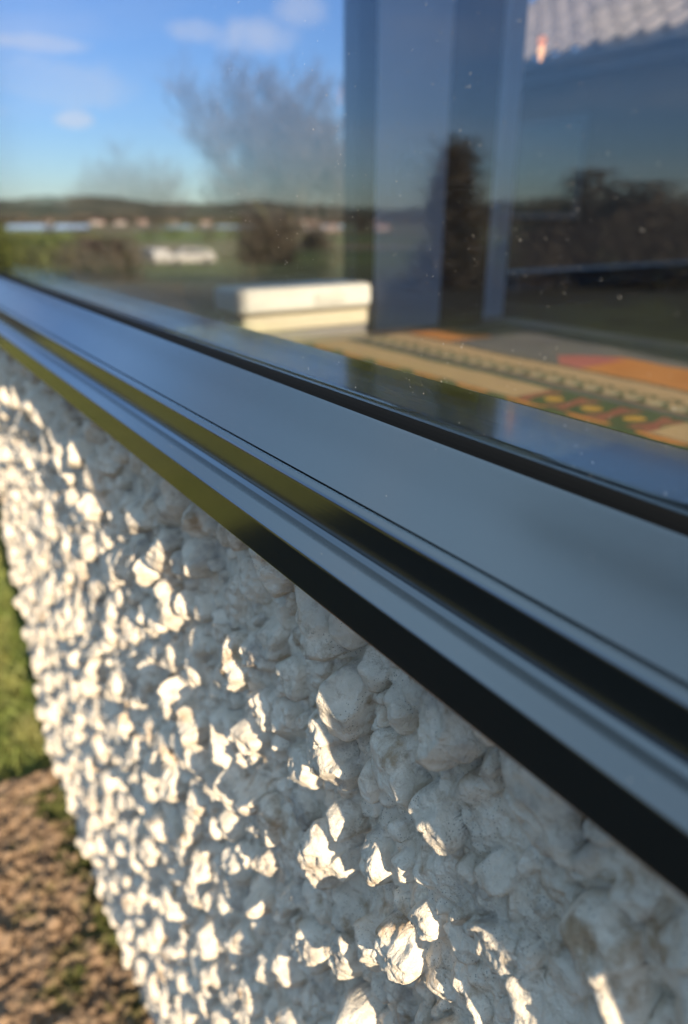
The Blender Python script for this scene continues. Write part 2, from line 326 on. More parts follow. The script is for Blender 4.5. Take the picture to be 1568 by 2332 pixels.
def dash_field(sv, dv, seed, smin, smax, dens, big=1.0):
    """height outwards of the mean plane for arc-length sv and drop dv"""
    Sg, Dg = np.meshgrid(sv, dv, indexing='ij')
    # coat: lumpy render, slight runs downwards
    Hh = .0040*fbm(Sg*34, Dg*28, seed, 3, .5) + .0021*fbm(Sg*120, Dg*85, seed+10, 4, .55) - .0015
    LX = np.zeros_like(Hh); LY = np.zeros_like(Hh); RG = np.zeros_like(Hh)
    g = np.random.default_rng(seed+99)
    n = int((smax-smin)*(dv[-1]-dv[0])*dens)
    cand = []
    for i in range(n):
        r = g.choice([g.uniform(.0016, .0034), g.uniform(.0038, .0066), g.uniform(.0066, .0112)], p=[.50, .32, .18])
        cand.append((r, g.uniform(smin, smax), g.uniform(dv[0], dv[-1])))
    cand.sort(key=lambda q: -q[0]); cells = {}; stones = []; cs_ = .022
    for r, a_, b_ in cand:                      # larger stones first; a later one may not sit on top of an earlier one
        ci, cj = int(a_/cs_), int(b_/cs_); ok = True
        for ii in (ci-1, ci, ci+1):
            for jj in (cj-1, cj, cj+1):
                for r2, a2, b2 in cells.get((ii, jj), ()):
                    if (a_-a2)**2+((b_-b2)/1.25)**2 < ((.80 if r < .0035 else 1.08)*(r+r2))**2: ok = False; break
        if ok: cells.setdefault((ci, cj), []).append((r, a_, b_)); stones.append((r, a_, b_))
    stones.sort(key=lambda q: q[0])
    for r, cs, cd in stones:
        a = r*g.uniform(.85, 1.15); b = r*g.uniform(1.0, 1.7); c = r*g.uniform(1.05, 1.95)*big; ang = g.normal(0, .5); ext = max(a, b)*1.35
        i0, i1 = np.searchsorted(sv, [cs-ext, cs+ext]); j0, j1 = np.searchsorted(dv, [cd-ext, cd+ext])
        if i1-i0 < 3 or j1-j0 < 3: continue
        x = Sg[i0:i1, j0:j1]-cs; y = Dg[i0:i1, j0:j1]-cd; o1, o2 = g.uniform(0, 200, 2)
        wx = x + .22*r*vnoise(x/r*1.1+o1, y/r*1.1+o2, 70); wy = y + .22*r*vnoise(x/r*1.1+o2, y/r*1.1+o1, 71)
        u = (wx*math.cos(ang)+wy*math.sin(ang))/a; v = (-wx*math.sin(ang)+wy*math.cos(ang))/b
        pw = g.uniform(2.0, 3.0); q = np.abs(u)**pw+np.abs(v)**pw
        cap = c*np.sqrt(np.clip(1-q, 0, 1))
        tx, ty = g.normal(0, .22, 2); top = c*(g.uniform(.72, 1.0)+tx*u+ty*v)          # a broken or worn face
        cap = np.minimum(cap, np.maximum(top, 0))
        for _ in range(1):                      # chipped facets
            fa = g.uniform(0, 6.283); cap = np.minimum(cap, np.maximum(c*(g.uniform(.85, 1.25)-g.uniform(.45, 1.25)*(u*math.cos(fa)+v*math.sin(fa))), 0))
        cap = cap*(1+.07*vnoise(x/r*3+o1, y/r*3+o2, 72))
        base = Hh[i0:i1, j0:j1]; sink = c*g.choice([g.uniform(-.12, .18), g.uniform(.15, .5)])
        st = np.where(q < 1, cap - sink + .30*base.mean(), -1)
        k = g.choice([.0003, .0008, .0018], p=[.45, .4, .15]); d = np.clip(.5+.5*(st-base)/k, 0, 1)      # smooth union: the wash fills the joint
        Hh[i0:i1, j0:j1] = base*(1-d)+st*d + k*d*(1-d)
        lf = d*np.clip(cap/c, 0, 1)*g.uniform(.05, .30)
        LX[i0:i1, j0:j1] = LX[i0:i1, j0:j1]*(1-d)+x*lf; LY[i0:i1, j0:j1] = LY[i0:i1, j0:j1]*(1-d)+y*lf
        RG[i0:i1, j0:j1] = RG[i0:i1, j0:j1]*(1-d)+g.choice([.15, .6, 1.0])*d
    # holes where stones fell out
    for i in range(int(n*.012)):
        cs, cd = g.uniform(smin, smax), g.uniform(dv[0], dv[-1]); r = g.uniform(.002, .0045)
        i0, i1 = np.searchsorted(sv, [cs-2*r, cs+2*r]); j0, j1 = np.searchsorted(dv, [cd-2*r, cd+2*r])
        q = ((Sg[i0:i1, j0:j1]-cs)/r)**2+((Dg[i0:i1, j0:j1]-cd)/(1.4*r))**2
        Hh[i0:i1, j0:j1] -= .009*np.exp(-q**2)
    rough = np.clip(RG*.9+.25*vnoise(Sg*60, Dg*60, seed+3)+.12, 0, 1)
    crumb = fbm(Sg*330, Dg*300, seed+20, 3, .6); Hh += rough*(.00095*crumb + .0007*np.abs(vnoise(Sg*620, Dg*620, seed+30)))
    Hh += (1-rough)*.00035*(1-2*np.abs(vnoise(Sg*230+.6*vnoise(Sg*90, Dg*90, 7), Dg*120, seed+5)))
    Hh += .0005*fbm(Sg*150, Dg*150, seed+6, 2)
    return Sg, Dg, np.where(Hh > .0145, .0145+.0063*np.tanh((Hh-.0145)/.0063), Hh), LX, LY
RC = .02                                       # corner rounding radius
def wrap(Sg, Dg, Hh, LX, LY):
    """arc length along facade then round the far corner"""
    s1 = YC-RC; arc = RC*math.pi/2
    t = np.clip((Sg-s1)/arc, 0, 1)*math.pi/2
    bx = np.where(Sg < s1, XW, XW+RC-RC*np.cos(t)); by = np.where(Sg < s1, Sg, s1+RC*np.sin(t)); bx = np.where(Sg > s1+arc, XW+RC+(Sg-s1-arc), bx)
    nx, ny = -np.cos(t), np.sin(t)
    lat = .0016*vnoise(Sg*130, Dg*130, 81)*np.clip(Hh/.006, 0, 1)-LX; lat2 = .0016*vnoise(Sg*130+50, Dg*130, 82)*np.clip(Hh/.006, 0, 1)-LY
    X = bx+nx*Hh - ny*lat; Y = by+ny*Hh + nx*lat
    return np.stack([X, Y, H-Dg+lat2], -1)
sv = spaced(-.06, YC+.13, lambda s: .00068 if s < .32 else min(.00068+(s-.32)*.0012, .0017))
dv = spaced(.1105, H+.03, lambda d: .00068 if d < .42 else min(.00068+(d-.42)*.0018, .0016))
FIELD = dash_field(sv, dv, 200, sv[0], sv[-1], 13500)
mesh_np('pebbledash_wall', wrap(*FIELD).reshape(-1, 3), grid_faces(len(sv), len(dv))[:, ::-1], M_DASH, house)
# coarser run of the same wall behind the camera
sv2 = np.arange(-1.6, -.058, .0035); dv2 = np.arange(.1105, H+.03, .0035)
FIELD = dash_field(sv2, dv2, 300, sv2[0], sv2[-1], 10000)
mesh_np('pebbledash_wall', wrap(*FIELD).reshape(-1, 3), grid_faces(len(sv2), len(dv2))[:, ::-1], M_DASH, house)

def m_frame(name, base, rough, scr=.25):
    m = mat(name, base, rough, .5, ior=2.85); t = m.node_tree; p = t.nodes['Principled BSDF']
    co = N(t, 'ShaderNodeTexCoord').outputs['Object']
    mp = N(t, 'ShaderNodeMapping'); mp.inputs['Scale'].default_value = (900, 7, 900); t.links.new(co, mp.inputs[0])
    n = N(t, 'ShaderNodeTexNoise', Scale=1.0, Detail=3.0); t.links.new(mp.outputs[0], n.inputs['Vector'])
    n2 = N(t, 'ShaderNodeTexNoise', Scale=1400.0, Detail=2.0); t.links.new(co, n2.inputs['Vector'])
    b = N(t, 'ShaderNodeBump', Strength=scr, Distance=.00002); t.links.new(fmath(t, 'ADD', n.outputs[0], n2.outputs[0]), b.inputs['Height']); t.links.new(b.outputs[0], p.inputs['Normal'])
    n3 = N(t, 'ShaderNodeTexNoise', Scale=14.0, Detail=5.0, Roughness=.6); t.links.new(co, n3.inputs['Vector'])
    t.links.new(fmath(t, 'ADD', rough-.04, fmath(t, 'MULTIPLY', n3.outputs[0], .08)), p.inputs['Roughness'])
    return m
M_FR = m_frame('dark_frame_coating', (.002, .0045, .0055), .15)
M_GASK = mat('gasket_rubber', (.004, .004, .0035), .7, .15, bump=(400, .2, .0002))
def m_glass():
    m = bpy.data.materials.new('window_glass'); m.use_nodes = True; t = m.node_tree; t.nodes.clear()
    o = N(t, 'ShaderNodeOutputMaterial'); g = N(t, 'ShaderNodeNewGeometry')
    d = vmath(t, 'DOT_PRODUCT', g.outputs['Incoming'], None); t.links.new(g.outputs['Normal'], d.inputs[1])
    c = fmath(t, 'ABSOLUTE', d.outputs['Value']); f = fmath(t, 'POWER', fmath(t, 'SUBTRACT', 1.0, c), 4.6)
    f = fmath(t, 'ADD', .062, fmath(t, 'MULTIPLY', f, .938), clamp=True)
    tr = N(t, 'ShaderNodeBsdfTransparent'); tr.inputs[0].default_value = (.975, .985, .985, 1); gl = N(t, 'ShaderNodeBsdfGlossy', Roughness=0.0); gl.inputs[0].default_value = (1, 1, 1, 1)
    mx = N(t, 'ShaderNodeMixShader'); t.links.new(f, mx.inputs[0]); t.links.new(tr.outputs[0], mx.inputs[1]); t.links.new(gl.outputs[0], mx.inputs[2]); t.links.new(mx.outputs[0], o.inputs[0]); return m
M_GL = m_glass()
YN = -1.5; YF = 1.128                        # near and far end of the front window
def z(d): return H-d
def fillet(pts, r, idx, n=4):
    out = []
    for i, p in enumerate(pts):
        if i not in idx: out.append(p); continue
        a = Vector(pts[i-1]); b = Vector(p); c = Vector(pts[(i+1) % len(pts)]); rr = min(r, (a-b).length*.45, (c-b).length*.45)
        p0 = b+(a-b).normalized()*rr; p1 = b+(c-b).normalized()*rr
        for k in range(n+1):
            u = k/n; q = p0*(1-u)**2+b*2*u*(1-u)+p1*u*u; out.append((q.x, q.y))
    return out
win = empty('front_window', (0, 0, 0)); win.parent = house
# outer sill: dark front face, tread with two bands
pf = [(.142, z(.1125)), (.1004, z(.1129)), (.1000, z(.0984)), (.1052, z(.0958)), (.1080, z(.0950)), (.1094, z(.0936)), (.142, z(.0936))]
mb = MB(); mb.extrude_y(fillet(pf, .0008, (1, 2)), YN-.05, YC+.06); mb.build('sill', M_FR, win)
# bottom frame: riser, rounded lip, hairline groove, wide sloping face
pf = [(.142, z(.0934)), (.1095, z(.0934)), (.1094, z(.0816)), (.1115, z(.0803)), (.1123, z(.0801)), (.1125, z(.0812)), (.1130, z(.0812)), (.1131, z(.0799)), (.1388, z(.0650)), (.1395, z(.0645)), (.1399, z(.0650)), (.1404, z(.0670)), (.142, z(.0670))]
mb = MB(); mb.extrude_y(fillet(pf, .0022, (2,), 5), YN, YC+.03); mb.build('bottom_rail', M_FR, win)
pf = [(.1401, z(.0668)), (.1401, z(.0654)), (.1410, z(.0634)), (.1418, z(.0622)), (.1429, z(.0611)), (.1429, z(.0668))]
mb = MB(); mb.extrude_y(pf, YN, YF+.01); mb.build('gasket', M_GASK, win)
mb = MB(); mb.box(.1430, .1470, YN, YF, z(.0665), z(-1.2)); mb.build('pane', M_GL, win)
mb = MB(); mb.box(.1590, .1630, YN, YF, z(.0665), z(-1.2)); mb.build('pane', M_GL, win)
M_INR = m_frame('dark_inner_rail', (.004, .005, .006), .11, .12)
pf = [(.1472, z(.20)), (.1472, z(.0616)), (.1893, z(.0611)), (.1893, z(.20))]
mb = MB(); mb.extrude_y(fillet(pf, .003, (1, 2)), YN, YF); mb.build('inner_rail', M_INR, win)
M_MATT = mat('matt_dark_post', (.01, .012, .014), .9, .05)
mb = MB(); mb.box(.141, .19, YF+.001, YC+.028, z(.0664), z(-1.2)); mb.build('corner_post', M_MATT, win)
mb = MB(); mb.box(.139, .19, YN-.05, YC+.02, z(-1.2), z(-1.27)); mb.build('head_rail', M_FR, win)
mb = MB(); mb.box(.139, .19, YN-.05, YN, z(.0664), z(-1.2)); mb.build('end_post', M_FR, win)
# dust and rain specks dried on the outer face of the pane
def specks(n, seed):
    g = np.random.default_rng(seed); V = []; F = []
    for i in range(n):
        y = g.uniform(.05, .8) if i > n*.75 else abs(g.normal(.19, .11)); zz = g.uniform(-.06, .24) if i % 3 else g.uniform(-.06, .06); r = g.choice([.00005, .00009, .00013], p=[.5, .42, .08]); e = g.uniform(1, 2.6); a = g.uniform(-.6, .6)
        b = len(V); m = 6
        for k in range(m):
            t = 2*math.pi*k/m; u, v = math.cos(t)*r, math.sin(t)*r*e; V.append((.14295, y+u*math.cos(a)-v*math.sin(a), H+zz+u*math.sin(a)+v*math.cos(a)))
        V.append((.14295-r*1.1, y, H+zz)); F += [(b+k, b+(k+1) % m, b+m) for k in range(m)]
    return V, F
V, F = specks(1700, 4)
tag(mesh_np('dust_speck', V, F, mat('pale_dust', (.55, .51, .44), .7), win), kind='stuff')
# dust grains on the frame faces
mb = MB()
for i in range(60):
    y = random.uniform(.03, .42); fx = random.choice([random.uniform(.115, .138), random.uniform(.101, .105)]); zz = (z(.0799)+(fx-.1131)*.58) if fx > .11 else z(.0984)+(fx-.1)*.5
    r = random.choice([.00005, .00007, .00011]); mb.lathe([(r, 0), (r*.9, r*.6), (0, r)], (fx, y, zz), 6)
tag(mb.build('dust_grain', mat('grey_dust', (.3, .3, .28), .8), win), kind='stuff')

# shell of the house round and behind the window
M_RND = mat('plain_render', (.6, .58, .54), .9, .2, bump=(60, .8, .01)); M_IN = mat('room_paint', (.20, .19, .19), .8, .2, bump=(90, .1, .001))
M_PIER = mat('pale_blue_paint', (.62, .68, .82), .7, .25, bump=(120, .1, .001), var=(4, (.56, .62, .76), .4, .7))
mb = MB(); mb.box(XW+.004, .188, -1.6, YC-.01, z(-1.272), 2.6); mb.box(XW+.004, .188, -1.6, YN-.051, z(.088), z(-1.2715)); mb.build('upper_wall', M_RND, house)
mb = MB(); mb.box(.157, .188, -1.59, 1.10, .0, z(.1135)); mb.build('lower_wall', M_IN, house)
mb = MB(); mb.box(.19, 4.2, -1.58, 1.10, -.01, .03); mb.build('floor', mat('dark_floorboards', (.05, .03, .022), .35, .5, var=(3, (.08, .05, .035), .4, .6)), house)
mb = MB(); mb.box(.19, 4.2, -1.58, 1.10, 2.30, 2.4); mb.build('ceiling', M_IN, house)
mb = MB(); mb.box(4.2, 4.4, -1.6, 1.14, -.01, 2.4); mb.build('inner_wall', M_IN, house)
# rear room wall; an unseen opening is added so the sun reaches the ledge
SW = (.36, .70, z(.02)+.35, z(.02)+.80)
yb = -1.5
def thru(x, y, zz, Y):       # point where the sun ray that reaches (x,y,zz) crosses plane Y
    t = (Y-y)/tosun.y; return x+tosun.x*t, zz+tosun.z*t
# the opening lets the low sun sweep the table and the ledge
xa, za = thru(.52, 1.06, z(.155), yb); xb, zb = thru(.77, 1.06, z(.108), yb)
xa = .28; xb = .575; za = 1.30
mb = MB(); mb.box(.19, xa, yb-.1, yb, .03, 2.3); mb.box(.70, 4.2, yb-.1, yb, .03, 2.3); mb.box(xb, .6995, yb-.1, yb, 1.78, 2.3); mb.box(xa, .6995, yb-.1, yb, .03, za-.05); mb.box(xa, xb, yb-.1, yb, zb+.03, 2.3); mb.build('rear_wall', M_IN, house)
mb = MB(); mb.box(XW+.004, 4.6, -1.62, 1.15, 2.62, 2.7); mb.build('eaves_board', mat('dark_eaves', (.05, .05, .055), .5), house)
mb = MB()
mb.add([(XW-.0, -1.64, 2.705), (4.7, -1.64, 2.705), (2.4, -1.64, 3.9), (XW-.0, 1.16, 2.705), (4.7, 1.16, 2.705), (2.4, 1.16, 3.9)], [(0, 1, 2), (3, 5, 4), (0, 2, 5, 3), (1, 4, 5, 2), (0, 3, 4, 1)])
mb.build('roof', mat('grey_tiles', (.16, .12, .11), .8, bump=(8, .8, .03)), house)

# side wall: two windows with piers, seen through the front pane
Y0, Y1 = 1.10, 1.14
side = empty('side_window', (0, 0, 0)); side.parent = house
mb = MB(); mb.box(.753, .79, Y0-.004, Y1, z(.30), z(-1.2)); mb.build('jamb', mat('dark_blue_jamb', (.012, .018, .035), .7, .2), side)
mb = MB(); mb.box(.20, .75, Y0, Y1, z(.26), z(.20)); mb.build('sash_rail', M_FR, side)
mb = MB(); mb.box(.20, .75, 1.116, 1.120, z(.199), z(-1.2)); mb.build('pane', M_GL, side)
mb = MB(); mb.box(.791, .945, Y0-.01, Y1, 0.03, 2.3); mb.build('pier', M_PIER, house)
mb = MB(); mb.box(.946, 1.082, Y0+.01, Y1, 0.03, 2.3); mb.build('pier', mat('grey_brown_panel', (.10, .085, .08), .6), house)
mb = MB(); mb.box(.20, .75, Y0, Y1, 0.03, z(.2605)); mb.box(1.128, 4.2, Y0, Y1, .03, z(.24)); mb.box(.20, .79, Y0, Y1, z(-1.2), 2.3); mb.box(1.083, 4.2, Y0, Y1, z(-1.2), 2.3); mb.build('side_wall', M_IN, house)
M_DIM = mat('dim_blue_paint', (.08, .09, .12), .6)
side2 = empty('side_window', (0, 0, 0)); side2.parent = house
mb = MB(); mb.box(1.086, 1.127, Y0-.003, Y1, .03, z(-1.2)); mb.build('jamb', M_PIER, side2)
mb = MB(); mb.box(2.6, 4.2, Y0-.01, Y1, z(.20), z(-1.2)); mb.build('side_panel', M_IN, side2)
mb = MB(); mb.box(1.128, 2.6, 1.116, 1.120, z(.19), z(-1.2)); mb.build('pane', M_GL, side2)
mb = MB(); mb.box(1.128, 2.7, Y0-.04, Y1+.0, z(.148), z(.107)); mb.build('window_board', M_DIM, side2, bevel=.004)
mb = MB(); mb.box(1.128, 2.7, Y0+.002, Y1-.002, z(.238), z(.150)); mb.build('sash_rail', M_IN, side2)

# ---------------------------------------------------------------- things in the room
tbl = empty('side_table', (0, 0, .03), 'dark wooden table under the patterned runner inside the window', 'table')
M_WD = mat('dark_table_wood', (.035, .022, .018), .3, .5, var=(8, (.06, .035, .025), .4, .65))
TZ = z(.1725)
mb = MB(); mb.box(.42, 1.0, -.5, .96, TZ-.03, TZ); o = mb.build('table_top', M_WD, None, bevel=.003); o.parent = tbl; o.location = (0, 0, -.03)
for lx in (.46, .94):
    for ly in (-.45, .90):
        mb = MB(); mb.box(lx-.025, lx+.025, ly-.025, ly+.025, .03, TZ-.032); o = mb.build('leg', M_WD, None, bevel=.003); o.parent = tbl; o.location = (0, 0, -.03)
# tapestry runner: woven pattern computed per stitch
C_ = dict(tan=(.32, .22, .135), green=(.035, .055, .035), dgreen=(.03, .05, .035), grey=(.09, .085, .10), rust=(.18, .09, .07), orange=(.36, .14, .045), red=(.19, .06, .055), yellow=(.38, .21, .05), cream=(.27, .23, .16), dark=(.045, .04, .04), pink=(.30, .09, .09))
rx = np.arange(.47, .93, .0016); ry = np.arange(-.35, .90, .0016); XX, YY = np.meshgrid(rx, ry, indexing='ij')
wob = .0012*vnoise(XX*90, YY*90, 50); U = XX+wob-.005; W = YY+.0012*vnoise(XX*90, YY*90, 51)
colr = np.zeros(XX.shape+(3,)); colr[:] = C_['dark']
def put(mask, c): colr[mask] = C_[c]
put((U < .535), 'green'); put((U < .505), 'dark')
ph = (W-.632+.076*20) % .076; ph = np.minimum(ph, .076-ph); put((ph/.026)**2+((U-.530)/.0085)**2 < 1, 'orange'); 
put((np.abs(U-.5335) < .0012), 'dark')
rep = (W-.345+.6*5) % .6; flower = rep < .155
put((U > .5345) & (U < .592), 'tan'); put((U > .5345) & (U < .592) & flower, 'green')
lw = (rep-.0095) % .047; xx = np.abs(np.abs(lw-.0235)*1.25-np.abs(U-.563)*0.9)   # crosses between the flowers
put(flower & (np.abs(np.minimum(lw, .047-lw)-np.abs(U-.563)*.28) < .0052) & (U > .5345) & (U < .592), 'red')
put(flower & (((lw-.0235)/.0125)**2+((U-.563)/.015)**2 < 1), 'dgreen'); put(flower & (((lw-.0235)/.0095)**2+((U-.563)/.011)**2 < 1), 'yellow')
put((U > .592) & (U < .603), 'green'); put((U > .603) & (U < .613), 'grey'); put((U > .613) & (U < .6165), 'dgreen'); put((U > .6165) & (U < .623), 'rust'); put((U > .6135) & (U < .617) & ((W*40) % 1 < .5), 'green')
put((U > .623) & (U < .705), 'tan')
lp = (W+.03*0) % .026
put((U > .623) & (U < .634), 'green'); put((((lp-.013)/.0105)**2+((U-.634)/.011)**2 < 1) & (U < .648), 'cream')
put((np.abs(np.hypot((lp-.009)/1.0, (U-.648)*.85)-.0085) < .0026) & (U > .643), 'green')
put((U > .628) & (U < .646) & (np.abs(lp-.002-(U-.628)*.4) < .0022), 'green')
put((U > .700) & (U < .7085), 'dark')
far = U > .7085; put(far, 'grey'); put(far & (W < .20), 'green')
med = far & (W < .632-(np.abs(U-.755)*.9)) & (U < .815) & (W > .30); put(med, 'orange'); put(far & (W > .56) & (W < .635-(np.abs(U-.755)*.9)) & (U < .80), 'pink')
put((far & (U < .93) & (W > .80) & (W < .90) & (U < .80)), 'orange')
weave = 1+.10*((np.arange(XX.shape[0])[:, None] % 2)-.5)+.16*(rng.random(XX.shape)-.5); colr = np.clip(colr*weave[..., None], 0, 1)
nx_, ny_ = XX.shape
Vr = np.stack([XX, YY, TZ+.0012+.0009*fbm(XX*14, YY*14, 60, 2)+.0002*rng.random(XX.shape)], -1).reshape(-1, 3)
mr = mat('tapestry_cloth', (.5, .4, .3), .95, .1); tr_ = mr.node_tree; at = N(tr_, 'ShaderNodeVertexColor', layer_name='weave'); tr_.links.new(at.outputs[0], tr_.nodes['Principled BSDF'].inputs['Base Color'])
run = mesh_np('table_runner', Vr, grid_faces(nx_, ny_), mr)
ca = run.data.color_attributes.new('weave', 'FLOAT_COLOR', 'POINT'); ca.data.foreach_set('color', np.concatenate([colr, np.ones(XX.shape+(1,))], -1).astype(np.float32).ravel())
sm = run.modifiers.new('thick', 'SOLIDIFY'); sm.thickness = .0012; sm.offset = -1
tag(run, 'tan and green woven runner with orange flowers lying inside the window', 'runner')
# white and cream box on the far ledge
bx = empty('ledge_box', (.592, 1.04, z(.170)), 'white box with cream lower half beside the far inner window', 'box')
mb = MB(); mb.box(-.120, .134, -.03, .055, .029, .068); mb.build('upper_section', mat('white_plastic', (.62, .61, .58), .6, bump=(60, .2, .001), var=(30, (.56, .54, .50), .45, .7)), bx, bevel=.009)
mb = MB(); mb.box(-.117, .131, -.0315, .053, .0275, .0287); mb.build('seam', mat('brown_seam', (.25, .21, .13), .7), bx)  # thin brown strip between the two sections
mb = MB(); mb.box(.02, .075, -.0345, -.0305, .040, .056); mb.build('latch', mat('latch_plastic', (.55, .54, .50), .4), bx, bevel=.001)
mb = MB(); mb.box(-.108, .128, -.027, .052, 0, .0273); mb.build('lower_section', mat('cream_plastic', (.52, .47, .36), .6, bump=(60, .2, .001)), bx, bevel=.005)
mb = MB(); mb.box(.47, .715, 1.015, 1.099, z(.195), z(.1705)); mb.build('ledge', M_IN, side)
# small lit copper pendant
px_, py_, pz_ = 1.118*.80+.012, .85, z(-.222)
pd = empty('pendant_lamp', (px_, py_, pz_), 'tiny glowing copper pendant hanging before the reflected tiled roof', 'lamp')
mc = mat('copper_cap', (.75, .33, .16), .3, .5, metal=1.0)
ml = mat('amber_bulb', (.9, .5, .25), .3); ml.node_tree.nodes['Principled BSDF'].inputs['Emission Color'].default_value = (1, .48, .22, 1); ml.node_tree.nodes['Principled BSDF'].inputs['Emission Strength'].default_value = .9
ml2 = mat('copper_glow', (.8, .35, .2), .4); ml2.node_tree.nodes['Principled BSDF'].inputs['Emission Color'].default_value = (1, .38, .2, 1); ml2.node_tree.nodes['Principled BSDF'].inputs['Emission Strength'].default_value = .45
mb = MB(); mb.lathe([(0, -.014), (.002, -.013), (.0045, -.002), (.005, .003), (.003, .006), (0, .0065)], n=14); mb.build('bulb', ml, pd, smooth=True)
mb = MB(); mb.lathe([(0, .006), (.003, .0065), (.0065, .010), (.0068, .014), (.0045, .018), (0, .0185)], n=14); mb.build('cap', ml2, pd, smooth=True)
mb = MB(); mb.tube([(0, 0, .018), (0, 0, 2.29-pz_)], .0002, 4); mb.build('cord', mat('thin_cord', (.1, .1, .1), .8), pd)

# ---------------------------------------------------------------- outbuilding wing with pantile roof beyond the side window
wing = empty('outbuilding', (8.0, 6.0, 0), 'low dark building with sunlit pinkish pantile roof seen through the glass', 'building')
M_TILE = mat('pantile_clay', (.24, .20, .20), .75, .3, bump=(30, .6, .01), var=(2.5, (.16, .135, .135), .4, .65))
n_c, n_r = 60, 11; tw, tl = .30, .36; slope = R(32)
n_c = 24; us = np.linspace(0, n_c*tw, n_c*12+1); V = []; F = []
prof = lambda u: .065*np.sin(2*np.pi*u/tw)*np.where(np.sin(2*np.pi*u/tw) > 0, 1.0, .55)
for r_ in range(n_r):
    b = len(V)
    for k_, (a_, lift) in enumerate(((0, -.012), (0, .055), (1.02, .0))):
        d_ = (r_+a_)*tl; hz = prof(us)+lift
        V += [(d_*math.cos(slope)-math.sin(slope)*h_, u_, d_*math.sin(slope)+math.cos(slope)*h_) for u_, h_ in zip(us, hz)]
    n_ = len(us)
    for k_ in range(2):
        for i in range(n_-1): F.append((b+k_*n_+i, b+k_*n_+i+1, b+(k_+1)*n_+i+1, b+(k_+1)*n_+i))
o = mesh_np('roof', V, F, M_TILE, wing); o.location = (-.30, -3.9, 2.72)
M_CL = mat('dark_cladding', (.05, .036, .032), .7, .3, bump=(12, .3, .01)); M_FA = mat('dark_blue_fascia', (.05, .06, .08), .5)
mb = MB(); mb.box(0, 6.0, -3.8, 3.2, -.6, 2.50); mb.build('wall', M_CL, wing)
mb = MB(); mb.box(-.20, -.16, -3.9, 3.3, 2.50, 2.755); mb.box(-.16, .0, -3.9, 3.3, 2.50, 2.53); mb.build('fascia', M_FA, wing)
mb = MB(); mb.tube([(-.27, -3.9, 2.665), (-.27, 3.3, 2.665)], .06, 10); mb.build('gutter', M_FA, wing, smooth=True)
mb = MB(); mb.box(3.0, 3.1, -3.8, 3.2, 2.5, 2.72+n_r*tl*math.sin(slope)-.1); mb.build('ridge_board', M_CL, wing)
for yy in (-2.6, .6):
    mb = MB(); mb.box(-.03, .01, yy, yy+1.2, .9, 2.1); f = mb.build('window', M_FA, wing); mb = MB(); mb.box(-.036, -.032, yy+.08, yy+1.12, .98, 2.02); mb.build('pane', mat('dark_glass', (.02, .025, .03), .05, .8), f)

# ---------------------------------------------------------------- vegetation
M_PBARK = mat('pale_olive_bark', (.10, .095, .055), .9, .1)
M_BARK = mat('tree_bark', (.06, .05, .042), .9, .2, bump=(20, .5, .01)); M_TWIG = mat('bare_twigs', (.10, .085, .085), .9, .2)
def bare_tree(loc, h, spread, seed, label, group=None):
    g = random.Random(seed); t = empty('bare_tree', loc, label, 'tree', group)
    trunk = MB(); crown = MB()
    def grow(p, d, ln, r, lev):
        pts = [p]; dd = d.copy(); nseg = 3
        for i in range(nseg):
            dd = (dd+Vector((g.uniform(-.2, .2), g.uniform(-.2, .2), g.uniform(-.02, .2)))).normalized(); pts.append(pts[-1]+dd*ln/nseg)
        r1 = r*.62
        (trunk if lev < 2 else crown).tube(pts, [max(.011, r+(r1-r)*i/nseg) for i in range(nseg+1)], 6 if lev < 2 else 3, cap=False)
        if lev >= 5 and (lev >= 6 or g.random() < .25): return
        for k in range(12 if lev == 0 else 4):
            q = pts[g.choice([1, 2, 3, 3])] if lev else pts[g.choice([0, 1, 2, 3, 3])]; a = g.uniform(0, 6.283); s = g.uniform(.35, .8)*spread*(1.5 if lev == 0 else 1)
            side_ = Vector((math.cos(a)*s, math.sin(a)*s, 0)); nd = (dd+side_+Vector((0, 0, .12))).normalized()
            grow(q, nd, (h*.33 if lev == 0 else ln)*g.uniform(.62, .82), r1*g.uniform(.55, .8), lev+1)
    grow(Vector((0, 0, -.1)), Vector((0, 0, 1)), h*.13, h*.016, 0)
    trunk.build('trunk', M_PBARK, t); crown.build('crown', M_TWIG, t); return t
bare_tree(pt(29.8, 32, 1), 11.2, 1.35, 3, 'tall bare tree seen through the corner glass beside the dark post')
bare_tree(pt(17.4, 45, 1), 8.6, 1.25, 8, 'wide low bare tree seen behind the glass left of the tall one')
